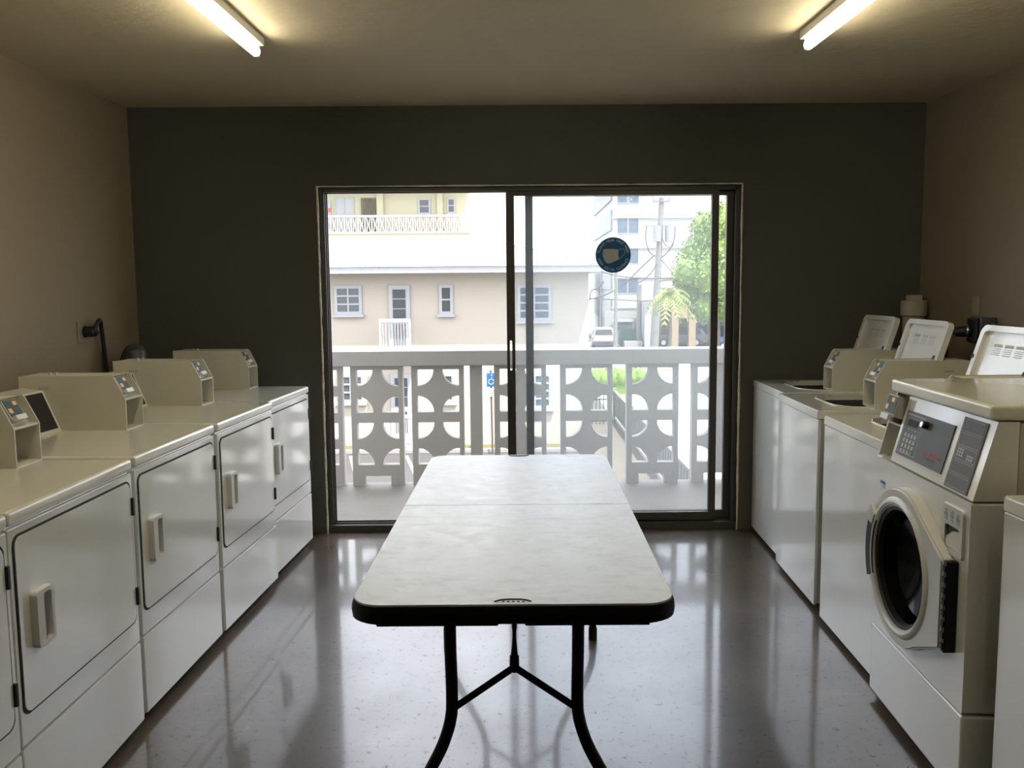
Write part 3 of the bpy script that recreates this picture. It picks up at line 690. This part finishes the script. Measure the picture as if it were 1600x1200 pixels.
for a_, c_2 in (((-10, 31.3, 3.43), (-1.75, 31.3, 3.43)), ((-1.75, 31.3, 3.43), (2.55, 25.1, 2.17)), ((-1.75, 31.3, 3.43), (2.55, 38.6, 2.17))): tube(b, [a_, c_2], .035, 6)
obj('ridge_cap', b, 'trans', bb)
obj('roof_vent', tube(BM(), [(-3.4, 28.6, 2.65), (-3.4, 28.6, 2.98)], .035, 8), 'trans', bb)
for zo in (0, -2.72):
    win(bb, -5.58, -4.74, .74+zo, 1.62+zo, Yb, 2, 3); win(bb, -2.38, -1.95, .72+zo, 1.62+zo, Yb, 1, 2)
    win(bb, .02, 1.06, .50+zo, 1.60+zo, Yb, 2, 4, 'paneb')
    dz0 = -.30+zo if zo == 0 else -3.2
    d = obj('building_door', bx(BM(), -3.92, -3.27, Yb-.08, Yb+.02, dz0, 1.62+zo, .01), 'trimw', bb)
    b = BM()
    for k in range(3): bx(b, -3.79, -3.40, Yb-.095, Yb-.07, .62+zo+k*.30, .89+zo+k*.30)
    for k in range(4): bx(b, -3.77+k*.095, -3.71+k*.095, Yb-.095, Yb-.07, -.22+zo, .45+zo)
    obj('door_panes', b, 'pane', d)
    b = BM()                                     # small landing with white picket rail
    bx(b, -4.15, -3.05, Yb-.75, Yb-.02, dz0-.12, dz0); bx(b, -4.12, -3.18, Yb-.75, Yb-.68, dz0+.82, dz0+.92)
    for x in (-4.12, -3.24): bx(b, x, x+.07, Yb-.75, Yb-.68, dz0, dz0+.82)
    for k in range(9): bx(b, -4.02+k*.09, -3.995+k*.09, Yb-.735, Yb-.70, dz0, dz0+.85)
    obj('door_landing', b, 'trimw', bb)
kids(bb, (5, -Yb, -GZ))

# yellow apartment block behind
Yy = 45.0
yb = thing('apartment_block', 'pale yellow apartment block with white balcony railing, behind the hip roof', 'building', (-8, Yy, GZ))
obj('building_wall', bx(BM(), -16, -2.45, Yy+1.4, 56, GZ, 9.5), 'yellow', yb)
obj('balcony_slab', bx(BM(), -16, -2.45, Yy, Yy+1.5, 4.05, 4.45), 'yellow_slab', yb)
obj('upper_slab', bx(BM(), -16, -2.45, Yy, Yy+1.5, 7.0, 7.35), 'yellow', yb)
b = BM(); bx(b, -16, -2.45, Yy, Yy+.1, 5.30, 5.42); bx(b, -16, -2.45, Yy, Yy+.1, 4.44, 4.56)
for k in range(38):
    x = -15.9+k*.36; bx(b, x, x+.07, Yy+.02, Yy+.08, 4.5, 5.35)
    for s in (-1, 1): tube(b, [(x+.21+s*.10, Yy+.05, 4.52), (x+.21+s*.03, Yy+.05, 4.92), (x+.21+s*.10, Yy+.05, 5.34)], .035, 5)
obj('balcony_railing', b, 'roofw', yb)
win(yb, -5.3, -4.62, 5.55, 6.42, Yy+1.4, 1, 2, fr=.1); win(yb, -3.72, -3.28, 5.60, 6.42, Yy+1.4, 1, 2, fr=.08)
win(yb, -9.8, -8.75, 4.5, 6.5, Yy+1.4, 2, 1, 'signw', fr=.06, sill=False, nm='patio_door')
obj('entry_door', bx(BM(), -10.6, -10.0, Yy+1.32, Yy+1.42, 4.45, 6.3), 'trimw', yb)
obj('door_sign', bx(BM(), -10.25, -10.0, Yy+1.28, Yy+1.33, 5.72, 5.92), 'red', yb)
b = BM()
for k in range(9): bx(b, -8.35+k*.092, -8.31+k*.092, Yy+1.30, Yy+1.34, 4.5, 6.45)
obj('barred_gate', b, 'trunk', yb)
obj('wall_pilaster', bx(BM(), -7.5, -7.15, Yy+1.2, Yy+1.5, 4.4, 7.1), 'yellow', yb); obj('wall_pilaster', bx(BM(), -4.25, -3.95, Yy+1.2, Yy+1.5, 4.4, 7.1), 'yellow', yb)
kids(yb, (8, -Yy, -GZ))

# white office tower
Yt = 75.0
tw = thing('office_tower', 'white office tower with paired blue windows behind the utility pole', 'building', (14, Yt, GZ))
obj('building_wall', bx(BM(), 8.53, 24, Yt, 93, GZ, 20), 'tower', tw)
b = BM()
for k in range(7):
    z = -1.2+k*2.62; bx(b, 8.36, 8.53, Yt+.6, 92.5, z, z+1.75)
obj('side_bands', b, 'tower_side', tw)
b = BM()
for k in range(7): bx(b, 8.40, 24, Yt-.12, Yt, -.25+k*2.62, -.13+k*2.62)
obj('floor_lines', b, 'trimw', tw)
for k in range(5):
    z = 1.05+k*2.62
    for x in (8.86, 9.84): win(tw, x, x+.94, z, z+1.38, Yt, 1, 1, 'paneb', 'tower', fr=.04, sill=False)
kids(tw, (-14, -Yt, -GZ))
bs = obj('annex', bx(BM(), 7.75, 10.9, 74.1, 74.8, GZ, -.5), 'conc')
tag(bs, 'low pale service annex at the foot of the white tower', 'building')
an = thing('service_shed', 'grey service doorway with white lintel between the poles', 'shed', (9.3, 73.4, GZ))
b = BM(); bx(b, -.9, -.78, 0, .5, 0, 2.0); bx(b, .72, .9, 0, .5, 0, 2.0); bx(b, -1.0, 1.0, -.2, .5, 2.0, 2.2)
obj('shed_frame', b, 'trimw', an); obj('shed_door', bx(BM(), -.78, .72, .2, .4, 0, 2.0), 'fence', an)

# row of older buildings on the lane behind the beige house
lb = thing('lane_building', 'narrow pale building with brick chimney at the end of the lane', 'building', (6.7, 84, GZ))
obj('building_wall', bx(BM(), -1.6, .2, 0, 6, 0, 7.0), 'tower', lb)
obj('brick_chimney', bx(BM(), -1.05, -.45, -.5, 0, 3.4, 5.6), 'brick', lb); obj('chimney_cap', bx(BM(), -1.1, -.4, -.55, .05, 5.6, 6.0), 'trimw', lb)
win(lb, -.9, -.5, .6, 1.9, 0, 1, 1, 'paneb', fr=.05, sill=False)
ww = obj('white_wall', bx(BM(), 10.5, 11.14, 69.5, 73.5, GZ, .45), 'roofw'); tag(ww, 'blank white block standing left of the utility pole', 'wall')

# ------------------------------------------------------------------ poles and wires
def pole(name, label, px0, py0, px1, py1, Y, r0, r1, m='wood'):
    p0 = at(px0, py0, Y); p0.z = GZ; p1 = at(px1, py1, Y)
    t = thing(name, label, 'pole', p0); obj('pole_shaft', tube(BM(), [(0, 0, 0), p1-p0], [r0, r1], 12), m, t); return t, p0, p1
up_, q0, q1 = pole('utility_pole', 'tall grey utility pole with two transformers beside the tree', 1022, 543, 1034, 309, 68, .36, .2)
def on(px, py, Y=68): return at(px, py, Y)-q0
c = on(1033, 315); obj('cross_arm', bx(BM(), c.x-.68, c.x+.68, c.y-.3, c.y-.2, c.z-.06, c.z+.06), 'wood', up_)
b = BM()
for px in (1020, 1045): p = on(px, 314); tube(b, [(p.x, p.y-.25, p.z), (p.x, p.y-.25, p.z+.28)], .07, 8)
for a, e in (((1020, 316), (1028, 328)), ((1045, 316), (1037, 328))): tube(b, [on(*a), on(*e)], .02, 6)
obj('insulator', b, 'trans', up_)
for px, dx in ((1025, 0), (1044, 0)):
    p = on(px, 378); p2 = on(px, 354); k = obj('transformer', tube(BM(), [(p.x, p.y-.45, p.z), (p.x, p.y-.45, p2.z)], .34, 18), 'trans', up_)
    obj('bushing', tube(BM(), [(p.x, p.y-.45, p2.z), (p.x, p.y-.45, p2.z+.3)], .05, 8), 'trans', k)
c = on(1032, 353); obj('transformer_arm', bx(BM(), c.x-1.25, c.x+1.2, c.y-.15, c.y-.05, c.z-.04, c.z+.04), 'wood', up_)
b = BM()
tube(b, smooth_path([on(1010, 354), on(1009, 375), on(1014, 392), on(1021, 399), on(1028, 401)]), .04, 6); tube(b, smooth_path([on(1055, 354), on(1053, 375), on(1046, 390), on(1038, 399), on(1030, 404)]), .04, 6)
tube(b, smooth_path([on(1036, 354), on(1035, 372), on(1041, 384), on(1050, 386), on(1054, 370)]), .03, 6)
obj('drop_loop', b, 'wire', up_)
pole('slim_pole', 'slender pale pole beside the white car', 961, 538, 963, 425, 66, .17, .13)
pole('timber_post', 'thick short grey post between dumpster and white block', 998, 537, 999, 445, 70.5, .22, .22)
pole('street_light_pole', 'thin dark pole at the beige building corner', 938, 505, 940, 425, 83, .09, .07, 'trans')
def wire(label, pts, r, Y=66, Y2=66):
    n = len(pts); P = [at(px, py, Y+(Y2-Y)*i/(n-1)) for i, (px, py) in enumerate(pts)]
    tag(obj('power_line', tube(BM(), smooth_path(P, 6), r, 6), 'wire'), label, 'cable', 'overhead cables by the utility pole')
wire('overhead cable sweeping from the pole down to the lane building', [(1022, 399), (1000, 420), (975, 444), (950, 459), (922, 468)], .05)
wire('upper cable running from the roof eave to the utility pole', [(938, 424), (960, 430), (990, 434), (1030, 435), (1050, 434)], .045)
wire('drooping cable loop left of the utility pole', [(1026, 414), (1014, 430), (1000, 441), (990, 443), (980, 440)], .04)
wire('level cable crossing behind the palm crown', [(921, 466), (960, 468), (1000, 470), (1035, 468), (1070, 462), (1112, 450), (1140, 438)], .04)
wire('cable climbing right across the big tree', [(1028, 440), (1060, 434), (1090, 430), (1112, 424)], .03)
wire('thin steep guy cable right of the utility pole', [(1032, 405), (1042, 416), (1052, 427)], .03)
wire('dark service drop at the corner of the beige building', [(943, 440), (935, 450), (924, 455), (921, 470)], .06)

# ------------------------------------------------------------------ plants
def leaves(b, c, r, n, s, flat=1.):
    for _ in range(n):
        d = Vector((random.gauss(0, 1), random.gauss(0, 1), random.gauss(0, 1))).normalized()
        p = Vector(c)+Vector((d.x*r, d.y*r, d.z*r*flat))*random.uniform(.72, 1.05)
        a = Vector((random.gauss(0, 1), random.gauss(0, 1), random.gauss(0, 1))).normalized(); e = a.cross(d).normalized() if abs(a.dot(d)) < .99 else Vector((1, 0, 0))
        f = (a-.6*a.dot(d)*d).normalized(); k = s*random.uniform(.6, 1.3)
        b.faces.new([b.verts.new(q) for q in (p-f*k, p+e*k*.55, p+f*k, p-e*k*.55)])
def tree(name, label, base, blobs, leafm, nper, s, tr):
    t = thing(name, label, 'tree', base); b = BM()
    for (x, y, z, r) in blobs:
        leaves(b, (x, y, z), r, int(nper*r*r), s)
        bmesh.ops.create_icosphere(b, subdivisions=2, radius=r*.74, matrix=Matrix.Translation((x, y, z)))
    obj('foliage', b, leafm, t, normals=False)
    obj('tree_trunk', tube(BM(), [(0, 0, 0), (.1, 0, 2.0), (-.1, .1, 4.5)], [tr, tr*.8, tr*.5], 10), 'trunk', t)
bs_ = at(1118, 500, 56); bs_.z = GZ
blobs = []
for px, py, r in ((1085, 455, 1.3), (1100, 480, 1.1), (1075, 425, 1.2), (1095, 405, 1.7), (1112, 370, 1.6), (1120, 430, 1.9), (1140, 350, 1.7), (1150, 400, 2.4), (1150, 470, 1.8), (1175, 420, 2.4), (1175, 365, 2.0), (1128, 480, 1.2), (1066, 445, .7), (1100, 350, .9), (1060, 470, .5)):
    p = at(px, py, 56+random.uniform(-1, 1))-bs_; blobs.append((p.x, p.y, p.z, r))
tree('broadleaf_tree', 'big round green tree right of the utility pole', bs_, blobs, 'leaf', 420, .13, .3)
pb = at(1046, 520, 52); pb.z = GZ
pm = thing('palm_tree', 'small light green palm in front of the utility pole', 'tree', pb)
top = at(1046, 462, 52)-pb
obj('palm_trunk', tube(BM(), [(0, 0, 0), (.05, 0, top.z*.5), top], [.14, .11, .10], 10), 'trunk', pm)
b = BM()
for k in range(34):
    a = k*2.399; el = random.uniform(-.45, 1.4); ln = random.uniform(1.1, 1.75)
    d = Vector((math.cos(a)*math.cos(el), math.sin(a)*math.cos(el), math.sin(el)))
    pts = [top+d*ln*t_-Vector((0, 0, 1.15*ln*t_*t_*.62)) for t_ in [i/8 for i in range(9)]]
    tube(b, pts, .015, 4)
    sd_ = d.cross(Vector((0, 0, 1))).normalized()
    for i in range(1, 9):
        for s in (-1, 1):
            l = .50*math.sin(math.pi*(i/9)**.7)+.08; q = pts[i]+sd_*s*l+(pts[i]-pts[i-1]).normalized()*.25*l/.4-Vector((0, 0, .12)); wv = (pts[i]-pts[i-1])*.30
            b.faces.new([b.verts.new(v) for v in (pts[i]-wv, pts[i]+wv, q)])
obj('palm_fronds', b, 'palm', pm, normals=False)
hp = at(965, 613, 39); hp.z = GZ
hd = thing('hedge', 'bright green clipped hedge beyond the iron fence', 'hedge', hp)
b = BM()
for k in range(7): leaves(b, (-1.5+k*.42, random.uniform(-.2, .2), .75), .55, 420, .05); bmesh.ops.create_icosphere(b, subdivisions=2, radius=.46, matrix=Matrix.Translation((-1.5+k*.42, 0, .7)))
bx(b, -1.8, 1.3, -.3, .3, 0, .8); obj('foliage', b, 'leaf2', hd, normals=False)

# ------------------------------------------------------------------ fences, sign
fp = thing('iron_fence', 'black iron picket fence at the end of the side path', 'fence', (3.05, 30, GZ))
b = BM()
for k in range(10): tube(b, [(-.78+k*.135, 0, 0), (-.78+k*.135, 0, 1.22)], .014, 6)
obj('pickets', b, 'iron', fp)
b = BM()
for z in (.12, .9, 1.08): bx(b, -.80, .50, -.015, .015, z, z+.035)
obj('fence_rails', b, 'iron', fp)
fs = thing('slat_fence', 'grey slatted fence running along the side path to the street', 'fence', (3.7, 22, GZ))
for k in range(4): obj('fence_panel', bx(bx(BM(), -.02, .02, -10+k*5+.08, -5+k*5-.08, .08, .92), -.05, .05, -10+k*5, -5+k*5, .92, 1.0), 'fence', fs)
b = BM()
for k in range(60): bx(b, -.035, -.02, -9.9+k*.33, -9.9+k*.33+.2, .08, .92)
obj('fence_slats', b, 'fence', fs)
for k in range(5): obj('fence_post', bx(BM(), -.06, .06, -10.06+k*5, -9.94+k*5, 0, 1.08, .01), 'fence', fs)
sp = at(767, 690, 24.75); sp.z = GZ
sg = thing('parking_sign', 'blue wheelchair parking sign on a thin rusty post', 'sign', sp)
obj('sign_post', tube(BM(), [(.05, 0, 0), (.02, 0, 2.5)], .03, 8), 'trunk', sg)
obj('sign_board', bx(BM(), -.10, .22, -.06, -.03, 2.02, 2.42, .01), 'signb', sg)
b = BM(); tube(b, [(.03+.075*math.cos(R(a)), -.062, 2.16+.075*math.sin(R(a))) for a in range(100, 380, 14)], .014, 6); tube(b, [(.045, -.062, 2.31), (.05, -.062, 2.22), (.11, -.062, 2.21), (.14, -.062, 2.12)], .015, 6)
bmesh.ops.create_icosphere(b, subdivisions=1, radius=.025, matrix=Matrix.Translation((.045, -.062, 2.355))); obj('wheelchair_symbol', b, 'signw', sg)
sq = obj('notice_board', bx(BM(), -.06, .16, -.06, -.03, 1.72, 1.98, .008), 'signw', sg)
b = BM()
for k in range(3): bx(b, -.03, .13, -.064, -.058, 1.76+k*.07, 1.785+k*.07)
obj('notice_print', b, 'ink', sq)

# ------------------------------------------------------------------ tan shops on the street and cars
ts = thing('tan_shop', 'tan single storey shop with columns under the big tree', 'building', (15.2, 69, GZ))
obj('building_wall', bx(BM(), -2.5, 10, 4.5, 5.6, 0, 4.4), 'tan', ts); obj('shop_fascia', bx(BM(), -2.6, 10, 0, 4.6, 2.45, 4.2), 'tan', ts)
for x in (-2.55, -1.15, 4.5): obj('column', bx(BM(), x, x+.55, -.1, .5, 0, 3.4), 'tan', ts)
for x0, x1 in ((.4, 1.5), (2.1, 2.9), (3.4, 4.3)): win(ts, x0, x1, .6, 2.2, 4.5, 1, 1, 'pane', fr=.06)
b = BM(); prism(b, circ(1.0, 1.85, .24, 24), 4.34, 4.40, 'y'); obj('round_sign', b, 'signw', ts)
def car(name, label, loc, rz, m, L_=4.5, W_=1.85, H_=1.68, hatch=True):
    t = thing(name, label, 'car', loc, rz)
    low = [(-L_/2, .35), (-L_/2, .75), (-L_/2+.06, 1.0), (L_*.18, .98), (L_/2-.1, .82), (L_/2, .6), (L_/2, .32)]
    b = BM(); prism(b, low, -W_/2, W_/2, lambda u, v, w: (w, u, v)); bmesh.ops.bevel(b, geom=b.edges[:], offset=.05, segments=2, affect='EDGES'); obj('car_body', b, m, t)
    b = BM(); y0, y1 = -L_/2+.08, L_*.22
    lo = [b.verts.new(p) for p in ((-W_/2+.04, y0, .97), (W_/2-.04, y0, .97), (W_/2-.04, y1, .97), (-W_/2+.04, y1, .97))]; hi = [b.verts.new(p) for p in ((-W_/2+.2, y0+.35, H_), (W_/2-.2, y0+.35, H_), (W_/2-.2, y1-.75, H_), (-W_/2+.2, y1-.75, H_))]
    b.faces.new(hi); b.faces.new(lo)
    for i in range(4): b.faces.new((lo[i], lo[(i+1) % 4], hi[(i+1) % 4], hi[i]))
    bmesh.ops.bevel(b, geom=b.edges[:], offset=.04, segments=2, affect='EDGES'); cb = obj('car_cabin', b, m, t)
    b = BM(); q = lambda x, t_: (x*(W_/2-.04-.16*t_-.1), y0+.35*t_-.012, .97+(H_-.97)*t_); b.faces.new([b.verts.new(v) for v in (q(-1, .18), q(1, .18), q(1, .85), q(-1, .85))]); bmesh.ops.solidify(b, geom=b.faces[:], thickness=.01)
    obj('rear_window', b, 'cardark', cb)
    b = BM()
    for s in (-1, 1):
        e = lambda y, t_: (s*(W_/2-.04-.16*t_+.006), y, .97+(H_-.97)*t_); b.faces.new([b.verts.new(v) for v in (e(y0+.35, .15), e(y1-.2, .15), e(y1-.75, .85), e(y0+.5, .85))])
    bmesh.ops.solidify(b, geom=b.faces[:], thickness=.01); obj('side_windows', b, 'cardark', cb)
    obj('rear_bumper', bx(BM(), -W_/2+.03, W_/2-.03, -L_/2-.08, -L_/2+.1, .30, .62, .04), 'cardark', t)
    for s in (-1, 1):
        obj('tail_light', bx(BM(), s*W_/2-.10*(s > 0)-.02, s*W_/2+.10*(s < 0)+.02, -L_/2-.02, -L_/2+.15, .75, .98, .02), 'red', t)
        for y in (-L_*.3, L_*.31):
            wv = obj('wheel', tube(BM(), [(s*(W_/2-.22), y, .34), (s*(W_/2+.01), y, .34)], .34, 20), 'rubber', t); obj('wheel_rim', tube(BM(), [(s*(W_/2), y, .34), (s*(W_/2+.02), y, .34)], .2, 14), 'steel', wv)
p = at(946, 537, 69); car('white_car', 'white car seen from behind, parked by the slim pole', (p.x, 71.0, GZ), R(-4), 'carw')
p = at(1088, 540, 69); car('silver_car', 'silver car partly hidden behind the tan columns', (p.x-1.0, 71.4, GZ), R(88), 'carg', H_=1.5)
p = at(1134, 540, 66); car('blue_car', 'blue car at the right edge of the door view', (p.x+1.2, 66.5, GZ), R(86), 'carb', H_=1.45)
p = at(978, 533, 73)
db = thing('dumpster', 'green steel dumpster beside the slim pole', 'dumpster', (p.x, 71.6, GZ))
b = BM(); prism(b, [(-.55, .12), (.45, .12), (.6, 1.1), (.6, 1.25), (-.6, 1.5), (-.6, 1.1)], -.75, .75, 'x'); b.transform(Matrix.Rotation(R(0), 4, 'Z')); obj('bin_body', b, 'bin', db)
b = BM()
for k in range(4): bx(b, -.6+k*.38, -.54+k*.38, -.66, -.5, .2, 1.1)
obj('bin_ribs', b, 'bin', db)
b = BM()
for x in (-.6, .6):
    for y in (-.4, .35): tube(b, [(x-.04, y, .08), (x+.04, y, .08)], .08, 10)
obj('bin_wheels', b, 'rubber', db)
bc = obj('concrete_block', bx(BM(), p.x-.6, p.x+.9, 69.3, 70.2, GZ, GZ+.55, .03), 'conc'); tag(bc, 'low pale concrete block in front of the dumpster', 'block')
